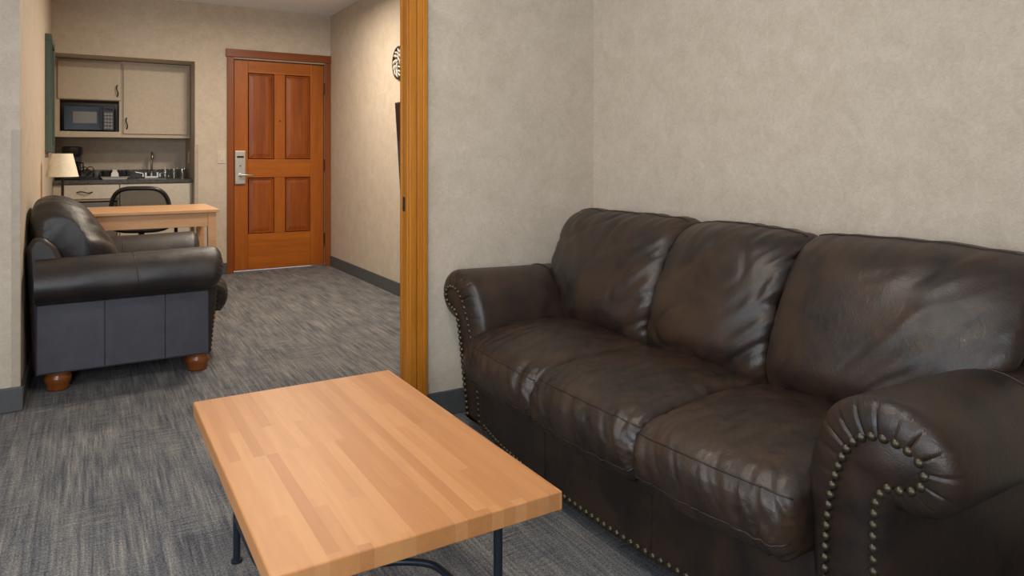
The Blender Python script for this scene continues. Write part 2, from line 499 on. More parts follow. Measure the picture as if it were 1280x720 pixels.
# entry door casing + door
dc = MB().box(1.143, 1.203, FARY - 0.022, FARY, 0, 2.055).box(2.077, HR - 0.004, FARY - 0.022, FARY, 0, 2.055)
struct(dc.build('trim_5', M['doorframe_z'], bevel=0.003))
struct(MB().box(1.133, HR - 0.002, FARY - 0.030, FARY, 2.056, 2.130).build('trim_6', M['doorframe_x'], bevel=0.003))
struct(MB().box(1.197, 2.083, FARY + 0.005, FARY + 0.11, 0, 0.010).build('trim_7', M['chrome']))
ed = struct(MB().box(DX0, DX0 + 0.013, FARY + 0.04, FARY + 0.11, 0.012, DZ).box(DX1 - 0.013, DX1, FARY + 0.04, FARY + 0.11, 0.012, DZ)
            .box(DX0, DX1, FARY + 0.04, FARY + 0.11, DZ - 0.010, DZ).build('door_1', M['doorframe_z']))
PX = [1.211, 1.337, 1.582, 1.687, 1.934, 2.069]
DB, DT = 0.016, 2.031
yF, yB = FARY + 0.012, FARY + 0.055
for x0, x1 in ((PX[0], PX[1]), (PX[4], PX[5])):
    MB().box(x0, x1, yF, yB, DB, DT).build('stile', M['door_z'], ed, bevel=0.004)
for z0, z1 in ((1.916, DT), (0.905, 1.085), (DB, 0.362)):
    MB().box(PX[1], PX[4], yF, yB, z0, z1).build('rail', M['door_x'], ed, bevel=0.004)
for z0, z1 in ((1.085, 1.916), (0.362, 0.905)):
    MB().box(PX[2], PX[3], yF, yB, z0, z1).build('mullion', M['door_z'], ed, bevel=0.004)
    for x0, x1 in ((PX[1], PX[2]), (PX[3], PX[4])):
        p = MB()
        m_ = 0.022
        ring = lambda i, y: [(x0 + i, y, z0 + i), (x1 - i, y, z0 + i), (x1 - i, y, z1 - i), (x0 + i, y, z1 - i)]
        p.rings([ring(0, yF + 0.030), ring(0.007, yF + 0.030), ring(0.0075, yF + 0.004), ring(0.016, yF + 0.004), ring(0.019, yF + 0.016), ring(m_ + 0.03, yF + 0.010)])
        p.build('door_panel', M['door_panel'], ed)
lk = MB().box(1.214, 1.312, yF - 0.022, yF, 0.845, 1.165).build('lock_plate', M['lockmetal'], ed, bevel=0.006)
MB().box(1.232, 1.294, yF - 0.026, yF - 0.020, 1.098, 1.116).build('card_slot', M['blackmetal'], lk, bevel=0.001)
MB().lathe([(0.003, 0.0), (0.019, 0.0), (0.019, 0.012), (0.010, 0.014), (0.010, 0.045), (0.003, 0.046)], (1.262, yF - 0.022, 0.935), 20, 'y').tube(
    [(1.262, yF - 0.060, 0.935), (1.30, yF - 0.066, 0.934), (1.352, yF - 0.064, 0.930), (1.372, yF - 0.055, 0.929)], 0.0095).build('lever_handle', M['lockmetal'], lk, smooth=True, auto=40)
MB().lathe([(0.001, 0), (0.007, 0), (0.007, 0.005), (0.001, 0.006)], (1.262, yF - 0.022, 1.02), 14, 'y').build('indicator_light', M['black'], lk)
MB().lathe([(0.001, 0), (0.009, 0), (0.008, 0.006), (0.001, 0.006)], (1.635, yF, 1.46), 16, 'y').build('peephole', M['nail'], ed, smooth=True, auto=40)
for hz in (0.28, 1.03, 1.80):
    MB().lathe([(0.001, -0.055), (0.008, -0.055), (0.008, 0.055), (0.001, 0.055)], (2.073, FARY + 0.004, hz), 12).build('hinge', M['bronze'], ed, smooth=True, auto=40)

# ceiling lamps (the light itself is set at the top)
lab = ['round opal ceiling lamp of the living room', 'round opal ceiling lamp above the brown armchair', 'round opal ceiling lamp between armchair and entry door']
for ((lx, ly), pw, lc), lb in zip(LAMPS, lab):
    t = thing('ceiling_light', lb, 'lamp', (lx, ly, CEIL - 0.12), 0, 'ceiling lamps')
    MB().lathe([(0.01, 0.12), (0.17, 0.12), (0.17, 0.085), (0.155, 0.08), (0.01, 0.08)], seg=40).build('lamp_base', M['chrome'], t, smooth=True, auto=35)
    MB().lathe([(0.01, 0.079), (0.15, 0.079), (0.145, 0.05), (0.11, 0.02), (0.05, 0.004), (0.005, 0.0)], seg=40).build('diffuser', M['lampglass'], t, smooth=True)

# ================================================================== LEATHER SEATING
ARM_O = [(.705, .06), (.695, .25), (.690, .40), (.705, .50), (.745, .585), (.81, .630), (.885, .642), (.955, .620), (1.0, .567), (1.008, .505), (.975, .455), (.925, .432), (.888, .425), (.874, .33), (.87, .06)]
ARM_P = [(.738, .06), (.738, .25), (.757, .40), (.785, .49), (.812, .540), (.845, .567), (.885, .575), (.925, .568), (.950, .547), (.953, .522), (.937, .498), (.907, .485), (.872, .470), (.850, .38), (.842, .06)]
PER = 14
NAIL_ME = None
def nail_mesh():
    global NAIL_ME
    if NAIL_ME is None:
        b = MB().lathe([(0.0002, 0.0078), (0.0045, 0.0070), (0.0082, 0.0043), (0.0100, 0.0), (0.0100, -0.004), (0.0002, -0.002)], seg=14, axis='y')
        o = b.build('nail', M['nail'], None, smooth=True)
        NAIL_ME = o.data; bpy.data.objects.remove(o)
    return NAIL_ME

def put_nail(parent, x, y, z, rz=0.0):
    o = bpy.data.objects.new('nail_head', nail_mesh()); COL.objects.link(o)
    o.parent = parent; o.location = (x, y, z); o.rotation_euler = (0, 0, rz)
    return o

def front_shear(y, z, amt=0.052): return -amt * (z - 0.06) / 0.58

def build_arm(root, side, off, zb, mats, back=0.415, seam_y=0.045, nails='parts', seam_r=0.0026):
    """rolled arm: pleated border round a flat scroll panel; side=+1 right, -1 left; off shifts it along x"""
    O = spline(ARM_O, PER); P = spline(ARM_P, PER)
    for A in (O, P):
        A[:, 1] = np.where(A[:, 1] < 0.2, zb + (A[:, 1] - 0.06) * (0.2 - zb) / 0.14, A[:, 1])
    X = lambda a: side * (a + off)
    yb, r = -0.285, 0.048
    arc = np.concatenate([[0], np.cumsum(np.hypot(*np.diff(O, axis=0).T))])
    rings = []
    for y in np.linspace(back, yb, 20):
        k = (back - y) / (back - yb)
        ring = []
        for i, (x, z) in enumerate(O):
            d = 0.004 * nz(x * 9, y * 7, z * 9 + side * 5) * sst(0.40, 0.50, z)
            ring.append((X(x + d), y + front_shear(y, z) * max(0, k) ** 2, z + d * 0.6 - 0.016 * (1 - max(0, k)) * sst(0.35, 0.6, z)))
        rings.append(ring)
    for t in np.linspace(8, 90, 12):
        ta = math.radians(t)
        ring = []
        for i in range(len(O)):
            o, p = O[i], P[i]
            q = o + (p - o) * (1 - math.cos(ta))
            y = yb - r * math.sin(ta)
            z_roll = sst(0.40, 0.52, o[1])
            if o[0] > 0.86 and o[1] < 0.425: z_roll = 0
            ph = (arc[i] / 0.050) % 1.0 - 0.5
            gro = math.exp(-(ph / 0.060) ** 2) * z_roll * math.sin(math.radians(min(90, max(0, (t - 6) * 1.15)))) * 0.0050
            dv = (p - o) / (np.linalg.norm(p - o) + 1e-6)
            q = q + dv * gro * math.cos(ta)
            y += gro * math.sin(ta)
            ring.append((X(q[0]), y + front_shear(y, q[1]), q[1]))
        rings.append(ring)
    ring = []
    for i in range(len(O)):
        q = P[i]
        ring.append((X(q[0]), yb - r + 0.014 + front_shear(0, q[1]), q[1]))
    rings.append(ring)
    arm = MB().rings(rings).build('arm', mats['arm'], root, smooth=True, auto=60)
    # flat scroll panel
    c = np.array([0.82, 0.40])
    yp = yb - r + 0.006
    n = len(P)
    pan = MB()
    rgs = []
    for ins, dy in ((0.0, 0.010), (0.0, 0.002), (0.004, -0.002)):
        tg = np.roll(P, -1, 0) - np.roll(P, 1, 0)
        nn = np.stack([-tg[:, 1], tg[:, 0]], 1); nn /= (np.linalg.norm(nn, axis=1)[:, None] + 1e-9)
        Q = P - nn * ins
        rgs.append([(X(q[0]), yp + dy + front_shear(0, q[1]), q[1]) for q in Q])
    pan.rings(rgs)
    panel = pan.build('arm_front_panel', mats['panel'], arm, smooth=True, auto=50)
    # nail heads along the edge of the panel
    L = np.concatenate([[0], np.cumsum(np.hypot(*np.diff(P, axis=0).T))])
    cnt = int(L[-1] / 0.0240)
    spots = []
    for k in range(cnt + 1):
        s = 0.012 + k * (L[-1] - 0.024) / cnt
        x = np.interp(s, L, P[:, 0]); z = np.interp(s, L, P[:, 1])
        spots.append((X(x), yp - 0.003 + front_shear(0, z), z))
    if nails == 'parts':
        for s in spots: put_nail(panel, *s)
    elif nails == 'stuff':
        b = MB()
        for s in spots:
            b.lathe([(0.0002, 0.0078), (0.0045, 0.0070), (0.0082, 0.0043), (0.0100, 0.0), (0.0100, -0.004), (0.0002, -0.002)], s, 12, 'y')
        q = b.build('nail_heads', M['nail'], panel, smooth=True); q['kind'] = 'stuff'
    # stitched seam round the arm
    if seam_y is not None:
        sel = [i for i in range(len(O)) if O[i][1] > 0.40]
        MB().tube([(X(O[i][0]), seam_y + 0.02 * math.sin(i * 0.03) + front_shear(0, O[i][1]) * ((back - seam_y) / (back - yb)) ** 2, O[i][1] - 0.016 * (1 - (back - seam_y) / (back - yb)) * sst(0.35, 0.6, O[i][1]) + 0.0005) for i in sel], seam_r, 6).build('seam', mats['thread'], arm, smooth=True)
    return arm

def closed_loft(name, prof, xs, xmap, R, mat, parent, crown=None, disp=None, per=8):
    """cushion: a closed (y,z) profile lofted across the width with rounded ends"""
    P = spline(prof, per, True)
    c = np.array([(P[:, 0].min() + P[:, 0].max()) / 2, (P[:, 1].min() + P[:, 1].max()) / 2])
    hd = (P[:, 0].max() - P[:, 0].min()) / 2; hh = (P[:, 1].max() - P[:, 1].min()) / 2
    x0, x1 = xs[0], xs[-1]
    rings = []
    for x in xs:
        e = min(x - x0, x1 - x)
        d = 0.0
        if e < R:
            q = 1 - e / R
            d = R * (1 - math.sqrt(max(0.0, 1 - q * q)))
        sy, sz = (hd - d) / hd, (hh - d) / hh
        u = 2 * (x - x0) / (x1 - x0) - 1
        ring = []
        for (y, z) in P:
            yy = c[0] + (y - c[0]) * sy; zz = c[1] + (z - c[1]) * sz
            if crown: yy, zz = crown(u, yy, zz)
            ring.append((xmap(x, zz), yy, zz))
        rings.append(ring)
    o = MB().rings(rings).build(name, mat, parent, smooth=True)
    if disp: displace(o, lambda co: disp(co, max(-1, min(1, 2 * (co.x - x0) / (x1 - x0) - 1))))
    o['rows'] = len(P)
    return o

def surface_seam(o, target, r, skip=4):
    """stitched seam along the cushion at the profile point nearest to target (y, z)"""
    me = o.data; k = int(o['rows']); n = len(me.vertices) // k
    mid = n // 2
    idx = min(range(k), key=lambda i: (me.vertices[mid * k + i].co.y - target[0]) ** 2 + (me.vertices[mid * k + i].co.z - target[1]) ** 2)
    pts = []
    for a in range(skip, n - skip):
        v = me.vertices[a * k + idx]
        pts.append(v.co + v.normal * (r * 0.25))
    return MB().tube(pts, r, 6).build('seam', M['thread'], o, smooth=True)

def span(a, b, n, R):
    """x positions, dense near both ends"""
    e = [R * (1 - math.cos(t)) for t in np.linspace(0, PI / 2, 8)]
    midp = list(np.linspace(a + R, b - R, n))[1:-1]
    return [a + v for v in e] + midp + [b - v for v in reversed(e)]

SEAT_PROF = [(0.07, .40), (0.06, .440), (-.05, .452), (-.18, .457), (-.31, .447), (-.40, .430), (-.447, .400), (-.468, .358), (-.466, .310), (-.448, .272), (-.41, .255), (-.20, .265), (0.02, .285), (0.07, .32)]
BACK_PROF = [(.10, .37), (.045, .41), (.020, .48), (.030, .56), (.060, .65), (.110, .745), (.165, .815), (.225, .852), (.290, .862), (.345, .840), (.365, .78), (.345, .68), (.30, .55), (.25, .44), (.18, .375)]

def seat_wrinkle(seed, amp=1.0):
    def f(co, u):
        x, y, z = co.x, co.y, co.z
        fr = sst(-0.36, -0.42, y) if z > 0.26 else 0
        s = 0.0035 * nz(x * 4 + seed, y * 4, z * 4)
        fold = nz(x * 26 + z * 9 + seed * 3, z * 5 + x * 4, seed)
        fold2 = nz(x * 55 + z * 24 + seed, z * 11, seed + 4)
        edge = 0.45 + 0.8 * sst(0.35, 0.95, abs(u))
        s += fr * amp * edge * (0.012 * fold - 0.010 * max(0, 1 - abs(fold2) / 0.22) * 0.5 + 0.003 * fold2)
        top = 1 - fr
        cr = abs(nz(x * 9 + y * 22 + seed, y * 7 - x * 14, 2.0 + seed))
        s -= top * 0.0045 * amp * max(0, 1 - cr / 0.14) * (0.4 + 0.6 * sst(0.2, 0.9, abs(u)))
        s += top * amp * 0.003 * nz(x * 30 + seed, y * 8 + x * 6, 3)
        return s
    return f

def back_wrinkle(seed, sgn=1.0, amp=1.0):
    def f(co, u):
        x, y, z = co.x, co.y, co.z
        s = 0.005 * nz(x * 3.5 + seed, y * 3, z * 3.5)
        e = sst(0.30, 0.92, u * sgn)
        a = (z * 0.80 - (x * sgn) * 0.60)
        bq = (z * 0.60 + (x * sgn) * 0.80)
        s += amp * e * (0.014 * nz(a * 19 + seed, bq * 4.5, seed) + 0.006 * nz(a * 44 + seed, bq * 9, seed + 9))
        e2 = sst(0.45, 0.95, -u * sgn)
        s += amp * e2 * 0.0045 * nz((z * 0.8 + x * 0.6) * 22 + seed, (x - z) * 5, seed + 2)
        lowc = sst(0.52, 0.42, z)
        s += amp * lowc * 0.004 * nz(x * 30 + seed, z * 8, 1)
        cr = abs(nz(a * 8 + seed * 2, bq * 3.2, 5.0 + seed))
        s -= 0.0042 * amp * max(0, 1 - cr / 0.10)
        tp = sst(0.76, 0.84, z)
        s += amp * tp * 0.004 * nz(x * 26 + seed, z * 7, y * 5)
        return s
    return f

def bowed(x, hw, y0, dip): return y0 + dip * min(1.3, (abs(x) / hw)) ** 2.4

def bun_foot(parent, x, y, h, r=0.06):
    MB().lathe([(0.004, 0), (r * 0.82, 0), (r * 0.90, h * 0.14), (r * 0.86, h * 0.30), (r * 0.98, h * 0.42), (r * 1.05, h * 0.60), (r * 1.0, h * 0.76), (r * 0.9, h * 0.84), (r * 0.98, h * 0.95), (r * 0.95, h + 0.012), (0.004, h + 0.012)], (x, y, 0), 32).build('bun_foot', M['bun'], parent, smooth=True)

# ---------------------------------------------------------------- sofa
sofa = thing('sofa', 'long dark brown leather sofa with rolled arms and brass nail trim along the right wall', 'sofa', (1.652, 1.690, 0), -PI / 2)
mats = {'arm': M['leather'], 'panel': M['leather'], 'thread': M['thread']}
ZB = 0.052
xs_ = np.linspace(-0.72, 0.76, 41)
base_o = [(x, bowed(x, 0.70, -0.405, 0.070)) for x in xs_] + [(0.76, 0.40), (-0.72, 0.40)]
bb = MB().prism(base_o, ZB, 0.275)
sbase = bb.build('base', M['leather'], sofa, smooth=True, auto=40, bevel=0.006)
for k in range(53):
    x = -0.685 + 1.41 * k / 52
    y = bowed(x, 0.70, -0.405, 0.070)
    dy = (bowed(x + 0.01, 0.70, -0.405, 0.070) - bowed(x - 0.01, 0.70, -0.405, 0.070)) / 0.02
    put_nail(sbase, x, y - 0.0005, ZB + 0.015, math.atan(dy))
for x in (-0.170, 0.312):
    y = bowed(x, 0.70, -0.405, 0.070)
    MB().tube([(x, y - 0.0005, z) for z in np.linspace(ZB + 0.03, 0.27, 8)], 0.0024, 6).build('seam', M['thread'], sbase, smooth=True)
build_arm(sofa, 1, 0.043, ZB, mats, nails='parts')
build_arm(sofa, -1, 0.0, ZB, mats, nails='stuff')
# back frame
bf = [(.28, ZB), (.30, .60), (.33, .74), (.37, .79), (.42, .79), (.448, .74), (.435, ZB)]
def side_prism(prof, x0, x1, per=1):
    return MB().rings([[(x, y, z) for y, z in prof] for x in (x0, x1)])
side_prism(bf, -0.90, 0.94).build('back_frame', M['leather'], sofa, bevel=0.02, seg=3, smooth=True, auto=50)
SEATX = [(-0.690, -0.170), (-0.170, 0.312), (0.312, 0.752)]
for i, (a, b_) in enumerate(SEATX):
    mid0 = (a + b_) / 2
    def crown(u, y, z, mid0=mid0, a=a, b_=b_):
        x = mid0 + u * (b_ - a) / 2
        dip = 0.036 * min(1.2, abs(x) / 0.70) ** 2.4
        fr = sst(-0.10, -0.42, y)
        if z > 0.36: z += 0.016 * (1 - u * u) * (1 - 0.5 * fr)
        y += fr * (dip - 0.016 * (1 - u * u))
        return y, z
    s = closed_loft('seat_cushion', SEAT_PROF, span(a, b_, 54, 0.035), lambda x, z: x, 0.035, M['leather_seat'], sofa, crown, seat_wrinkle(3.1 + i * 7.7), 9)
    surface_seam(s, (-.455, .412), 0.0021, 3)
    surface_seam(s, (-.480, .290), 0.0021, 3)
BACKX = [(-0.690, -0.178), (-0.178, 0.324), (0.324, 0.765)]
for i, (a, b_) in enumerate(BACKX):
    def xm(x, z, i=i, a=a, b_=b_):
        fl = 0.145 * sst(0.50, 0.66, z) + 0.055 * sst(0.70, 0.86, z) if i != 2 else 0.19 * sst(0.43, 0.66, z)
        if i == 0: return x - fl * ((b_ - x) / (b_ - a)) ** 1.3
        if i == 2: return x + fl * ((x - a) / (b_ - a)) ** 1.3
        return x
    def crown(u, y, z):
        k = (1 - abs(u) ** 2.6)
        fr = sst(0.30, 0.12, y)
        y -= 0.042 * k * fr * sst(0.38, 0.55, z)
        if z > 0.70: z += 0.016 * k * sst(0.70, 0.84, z)
        return y, z
    bw = back_wrinkle(1.7 + i * 5.3, 1.0, (1.25, 1.2, 0.55)[i])
    s = closed_loft('back_cushion', BACK_PROF, span(a, b_, 60, 0.034), xm, 0.034, M['leather'], sofa, crown, bw, 8)
    surface_seam(s, (.25, .868), 0.0026, 5)
for x in (-0.80, 0.84):
    for y in (-0.245, 0.36): bun_foot(sofa, x, y, ZB, 0.045)

# ---------------------------------------------------------------- armchair
chair = thing('armchair', 'dark brown leather armchair with rolled arms and amber bun feet in front of the desk', 'armchair', (0.222, 4.355, 0), PI / 2)
matc = {'arm': M['chairhide'], 'panel': M['chairhide'], 'thread': M['thread']}
ZC, OFF = 0.088, -0.445
xs_ = np.linspace(-0.27, 0.27, 21)
base_o = [(x, bowed(x, 0.27, -0.385, 0.03)) for x in xs_] + [(0.27, 0.40), (-0.27, 0.40)]
MB().prism(base_o, ZC, 0.275).build('base', M['chairhide'], chair, smooth=True, auto=40, bevel=0.006)
for sd in (-1, 1):
    arm = build_arm(chair, sd, OFF, ZC, matc, back=0.42, seam_y=0.03, nails='stuff', seam_r=0.0018)
    # flat outer side below the roll, in three stitched widths
    xo = 0.8775 + OFF
    sp = MB()
    x0, x1 = sorted((sd * (xo - 0.03), sd * (xo + 0.006)))
    sp.box(x0, x1, -0.322, 0.418, ZC + 0.004, 0.424)
    side = sp.build('side_panel', M['chairside_cool'], arm, bevel=0.006)
    for y in (-0.119, 0.143):
        MB().tube([(sd * (xo + 0.0062), y, z) for z in np.linspace(ZC + 0.01, 0.415, 6)], 0.0018, 6).build('seam', M['thread'], side, smooth=True)
bfc = [(.26, ZC), (.29, .56), (.34, .68), (.385, .725), (.43, .725), (.458, .68), (.43, ZC)]
side_prism(bfc, -0.420, 0.420).build('back_frame', M['chairhide'], chair, bevel=0.022, seg=3, smooth=True, auto=50)
def crown_s(u, y, z):
    fr = sst(-0.10, -0.42, y)
    if z > 0.36: z += 0.02 * (1 - u * u) * (1 - 0.5 * fr)
    return y + fr * 0.03 * u * u, z
closed_loft('seat_cushion', SEAT_PROF, span(-0.245, 0.245, 44, 0.035), lambda x, z: x, 0.035, M['chairhide'], chair, crown_s, seat_wrinkle(41.0), 8)
def xm_c(x, z):
    fl = 0.165 * sst(0.42, 0.70, z) - 0.12 * sst(0.62, 0.90, z)
    return x + fl * x / 0.245
def crown_c(u, y, z):
    k = 1 - abs(u) ** 2.6
    y -= 0.05 * k * sst(0.30, 0.12, y) * sst(0.38, 0.55, z)
    if z > 0.70: z += 0.035 * k * sst(0.70, 0.84, z)
    return y, z
closed_loft('back_cushion', [(y + 0.085, z + 0.004) for y, z in BACK_PROF], span(-0.245, 0.245, 54, 0.06), xm_c, 0.06, M['chairhide'], chair, crown_c, lambda co, u: back_wrinkle(23.0, -1.0, 1.0)(co, u) + 0.4 * back_wrinkle(29.0, 1.0, 1.1)(co, u) + 0.0035 * sst(0.62, 0.80, co.z) * nz(co.x * 34 + co.y * 20, co.z * 9, 7.0), 8)
for x in (-0.37, 0.37):
    for y in (-0.275, 0.335): bun_foot(chair, x, y, ZC, 0.056)

# ================================================================== COFFEE TABLE
TX0, TX1, TY0, TY1, TZ = 0.254, 0.826, 1.166, 2.120, 0.425
tcx, tcy = (TX0 + TX1) / 2, (TY0 + TY1) / 2
ct = thing('coffee_table', 'low coffee table with butcher block top and dark steel legs before the sofa', 'coffee table', (tcx, tcy, 0))
hx, hy = (TX1 - TX0) / 2, (TY1 - TY0) / 2
MB().box(-hx, hx, -hy, hy, TZ - 0.038, TZ).build('tabletop', M['butcher'], ct, bevel=0.003, seg=3)
lx, ly = hx - 0.098, hy - 0.092
for sx in (-1, 1):
    for sy in (-1, 1):
        MB().tube([(sx * lx, sy * ly, z) for z in (0.0, 0.1, 0.25, TZ - 0.038)], 0.0095, 14).lathe([(0.001, 0), (0.015, 0), (0.015, 0.006), (0.010, 0.010), (0.001, 0.010)], (sx * lx, sy * ly, 0), 14).build('leg', M['steel'], ct, smooth=True, auto=50)
# two S-bent steel rods low between the legs, crossing under the middle
half = [(-lx, ly), (-lx, ly * 0.62), (-lx + 0.004, 0.135), (-lx + 0.024, 0.082), (-0.10, 0.036), (0, 0)]
for sx in (1, -1):
    pts = [(sx * x, y) for x, y in half] + [(-sx * x, -y) for x, y in reversed(half[:-1])]
    MB().tube([(x, y, 0.112 + (0.008 if sx > 0 else -0.008)) for x, y in spline(pts, 6)], 0.0085, 12).build('stretcher', M['steel'], ct, smooth=True)

# ================================================================== DESK, LAMP, OFFICE CHAIR
DKX0, DKX1, DKY0, DKY1, DKZ = -0.232, 0.780, 5.125, 5.780, 0.750
desk = thing('desk', 'light wood writing desk with square legs behind the armchair', 'desk', ((DKX0 + DKX1) / 2, (DKY0 + DKY1) / 2, 0))
dx, dy = (DKX1 - DKX0) / 2, (DKY1 - DKY0) / 2
MB().box(-dx, dx, -dy, dy, DKZ - 0.022, DKZ).build('desktop', M['desk'], desk, bevel=0.004)
for sx in (-1, 1):
    for sy in (-1, 1):
        cx_, cy_ = sx * (dx - 0.045), sy * (dy - 0.045)
        MB().box(cx_ - 0.026, cx_ + 0.026, cy_ - 0.026, cy_ + 0.026, 0, DKZ - 0.022).build('leg', M['desk'], desk, bevel=0.003)
for sy in (-1, 1):
    MB().box(-dx + 0.071, dx - 0.071, sy * (dy - 0.035) - 0.011, sy * (dy - 0.035) + 0.011, DKZ - 0.115, DKZ - 0.022).build('apron', M['desk'], desk, bevel=0.002)
for sx in (-1, 1):
    MB().box(sx * (dx - 0.035) - 0.011, sx * (dx - 0.035) + 0.011, -dy + 0.071, dy - 0.071, DKZ - 0.115, DKZ - 0.022).build('apron', M['desk'], desk, bevel=0.002)

lamp = thing('table_lamp', 'slim black lamp with cream tapered shade on the desk', 'lamp', (-0.130, 5.46, DKZ))
MB().lathe([(0.002, 0), (0.062, 0), (0.062, 0.008), (0.02, 0.016), (0.002, 0.017)], seg=28).build('lamp_base', M['blackmetal'], lamp, smooth=True, auto=40)
MB().lathe([(0.001, 0.012), (0.0075, 0.012), (0.0075, 0.245), (0.013, 0.25), (0.013, 0.29), (0.001, 0.29)], seg=14).build('pole', M['blackmetal'], lamp, smooth=True, auto=40)
MB().lathe([(0.092, 0.225), (0.058, 0.376), (0.056, 0.376), (0.090, 0.225)], seg=40).build('lamp_shade', M['shade'], lamp, smooth=True, auto=60)

oc = thing('office_chair', 'black office chair with arched mesh back facing the desk', 'chair', (0.318, 5.95, 0), -0.22)
arc_pts = []
for k in range(33):
    t = PI * k / 32
    sx_ = math.copysign(abs(math.cos(t)) ** 0.55, math.cos(t)) * 0.205
    arc_pts.append((sx_, 0.16 - 0.05 * math.sin(t) ** 2 + 0.05, 0.62 + 0.245 * abs(math.sin(t)) ** 0.62))
low = [(-0.205, 0.21, 0.62), (-0.19, 0.215, 0.56), (-0.12, 0.22, 0.535), (0, 0.22, 0.53), (0.12, 0.22, 0.535), (0.19, 0.215, 0.56)]
loop = spline(arc_pts + low[1:], 3, True)
bfm = MB().tube([tuple(p) for p in loop], 0.0165, 10, True).build('back_frame', M['black'], oc, smooth=True)
nv = len(loop); cen = loop.mean(0)
mb_ = MB()
rr = []
for k in (0.985, 0.7, 0.4, 0.1):
    rr.append([tuple(cen + (p - cen) * k + np.array([0, 0.018 * (1 - k * k), 0])) for p in loop])
mb_.rings(rr, cap=True).build('back_mesh', M['net'], bfm, smooth=True)
MB().tube([(0, 0.235, 0.56), (0, 0.25, 0.47), (0, 0.20, 0.425), (0, 0.05, 0.415)], 0.022, 10).build('back_support', M['black'], oc, smooth=True)
seat_p = [(-0.235, 0.17), (-0.24, -0.05), (-0.20, -0.235), (0, -0.255), (0.20, -0.235), (0.24, -0.05), (0.235, 0.17), (0, 0.20)]
sp_ = [tuple(p) for p in spline(seat_p, 6, True)]
MB().rings([[(x * k, y * k, z) for x, y in sp_] for k, z in ((0.9, 0.42), (1.0, 0.435), (1.0, 0.465), (0.93, 0.488), (0.5, 0.495))]).build('seat', M['black'], oc, smooth=True)
for sx in (-1, 1):
    MB().tube([(sx * 0.18, 0.0, 0.43), (sx * 0.265, 0.0, 0.44), (sx * 0.275, 0.0, 0.54), (sx * 0.275, -0.01, 0.60)], 0.014, 8).box(sx * 0.275 - 0.035, sx * 0.275 + 0.035, -0.14, 0.12, 0.60, 0.625).build('armrest', M['black'], oc, bevel=0.008)
MB().lathe([(0.002, 0.09), (0.03, 0.09), (0.03, 0.25), (0.018, 0.25), (0.018, 0.42), (0.002, 0.42)], seg=16).build('gas_column', M['blackmetal'], oc, smooth=True, auto=40)
for k in range(5):
    a = 2 * PI * k / 5 + 0.3
    c_, s_ = math.cos(a), math.sin(a)
    lg = MB().tube([(0.02 * c_, 0.02 * s_, 0.115), (0.15 * c_, 0.15 * s_, 0.10), (0.27 * c_, 0.27 * s_, 0.075)], 0.017, 8).build('leg', M['black'], oc, smooth=True)
    MB().lathe([(0.002, -0.012), (0.024, -0.012), (0.026, 0), (0.024, 0.012), (0.002, 0.012)], (0.27 * c_, 0.27 * s_, 0.0265), 16, 'x').tube([(0.27 * c_, 0.27 * s_, 0.03), (0.27 * c_, 0.27 * s_, 0.075)], 0.006, 8).build('caster', M['black'], lg, smooth=True, auto=40)

# ================================================================== KITCHENETTE
KF, UF = 7.255, 7.425        # fronts of the lower and the upper cabinets
KX0, KX1 = HL + 0.003, NX - 0.003
UZ0, UZ1 = 1.285, NZ - 0.004
XD = 0.283
def handle(parent, x, y, z, vertical=True, L=0.105):
    pts = []
    for k in range(13):
        t = k / 12
        off = -0.026 * math.sin(PI * t) ** 0.45
        wob = 0.006 * math.sin(2 * PI * t)
        pts.append((x + wob, y + off, z + (t - 0.5) * L) if vertical else (x + (t - 0.5) * L, y + off, z + wob))
    return MB().tube(pts, 0.0052, 8).build('handle', M['blackmetal'], parent, smooth=True)

ucl = thing('wall_cabinet', 'cream wall cabinet with small door above the microwave shelf', 'cabinet', ((KX0 + XD) / 2, UF, UZ0))
o_ = (KX0 + XD) / 2
A0, A1 = KX0 - o_, XD - o_
H = UZ1 - UZ0
D = NBACK - UF - 0.004
ZM0, ZM1 = 0.052, 0.335       # microwave shelf opening
fr = MB().box(A0, A0 + 0.045, 0, D, 0, H).box(A1 - 0.018, A1, 0, D, 0, H).box(A0 + 0.045, A1 - 0.018, 0, D, 0, ZM0)
fr.box(A0 + 0.045, A1 - 0.018, 0, D, ZM1, ZM1 + 0.018).box(A0 + 0.045, A1 - 0.018, 0.02, D, H - 0.04, H).box(A0 + 0.045, A1 - 0.018, D - 0.01, D, ZM0, H - 0.04)
fr.build('body', M['cab'], ucl, bevel=0.0015)
d_ = MB().box(A0 + 0.030, A1 - 0.006, -0.019, -0.001, ZM1 + 0.006, H - 0.022).build('door', M['cab'], ucl, bevel=0.003)
handle(d_, A1 - 0.035, -0.019, ZM1 + 0.090)
ucr = thing('wall_cabinet', 'cream wall cabinet with tall door to the right of the microwave', 'cabinet', ((KX1 + XD) / 2, UF, UZ0))
w2 = (KX1 - XD) / 2 - 0.001
MB().box(-w2, w2, 0, D, 0, H).build('body', M['cab'], ucr, bevel=0.0015)
d_ = MB().box(-w2 + 0.014, w2 - 0.022, -0.019, -0.001, 0.035, H - 0.022).build('door', M['cab'], ucr, bevel=0.003)
handle(d_, -w2 + 0.040, -0.019, 0.130)

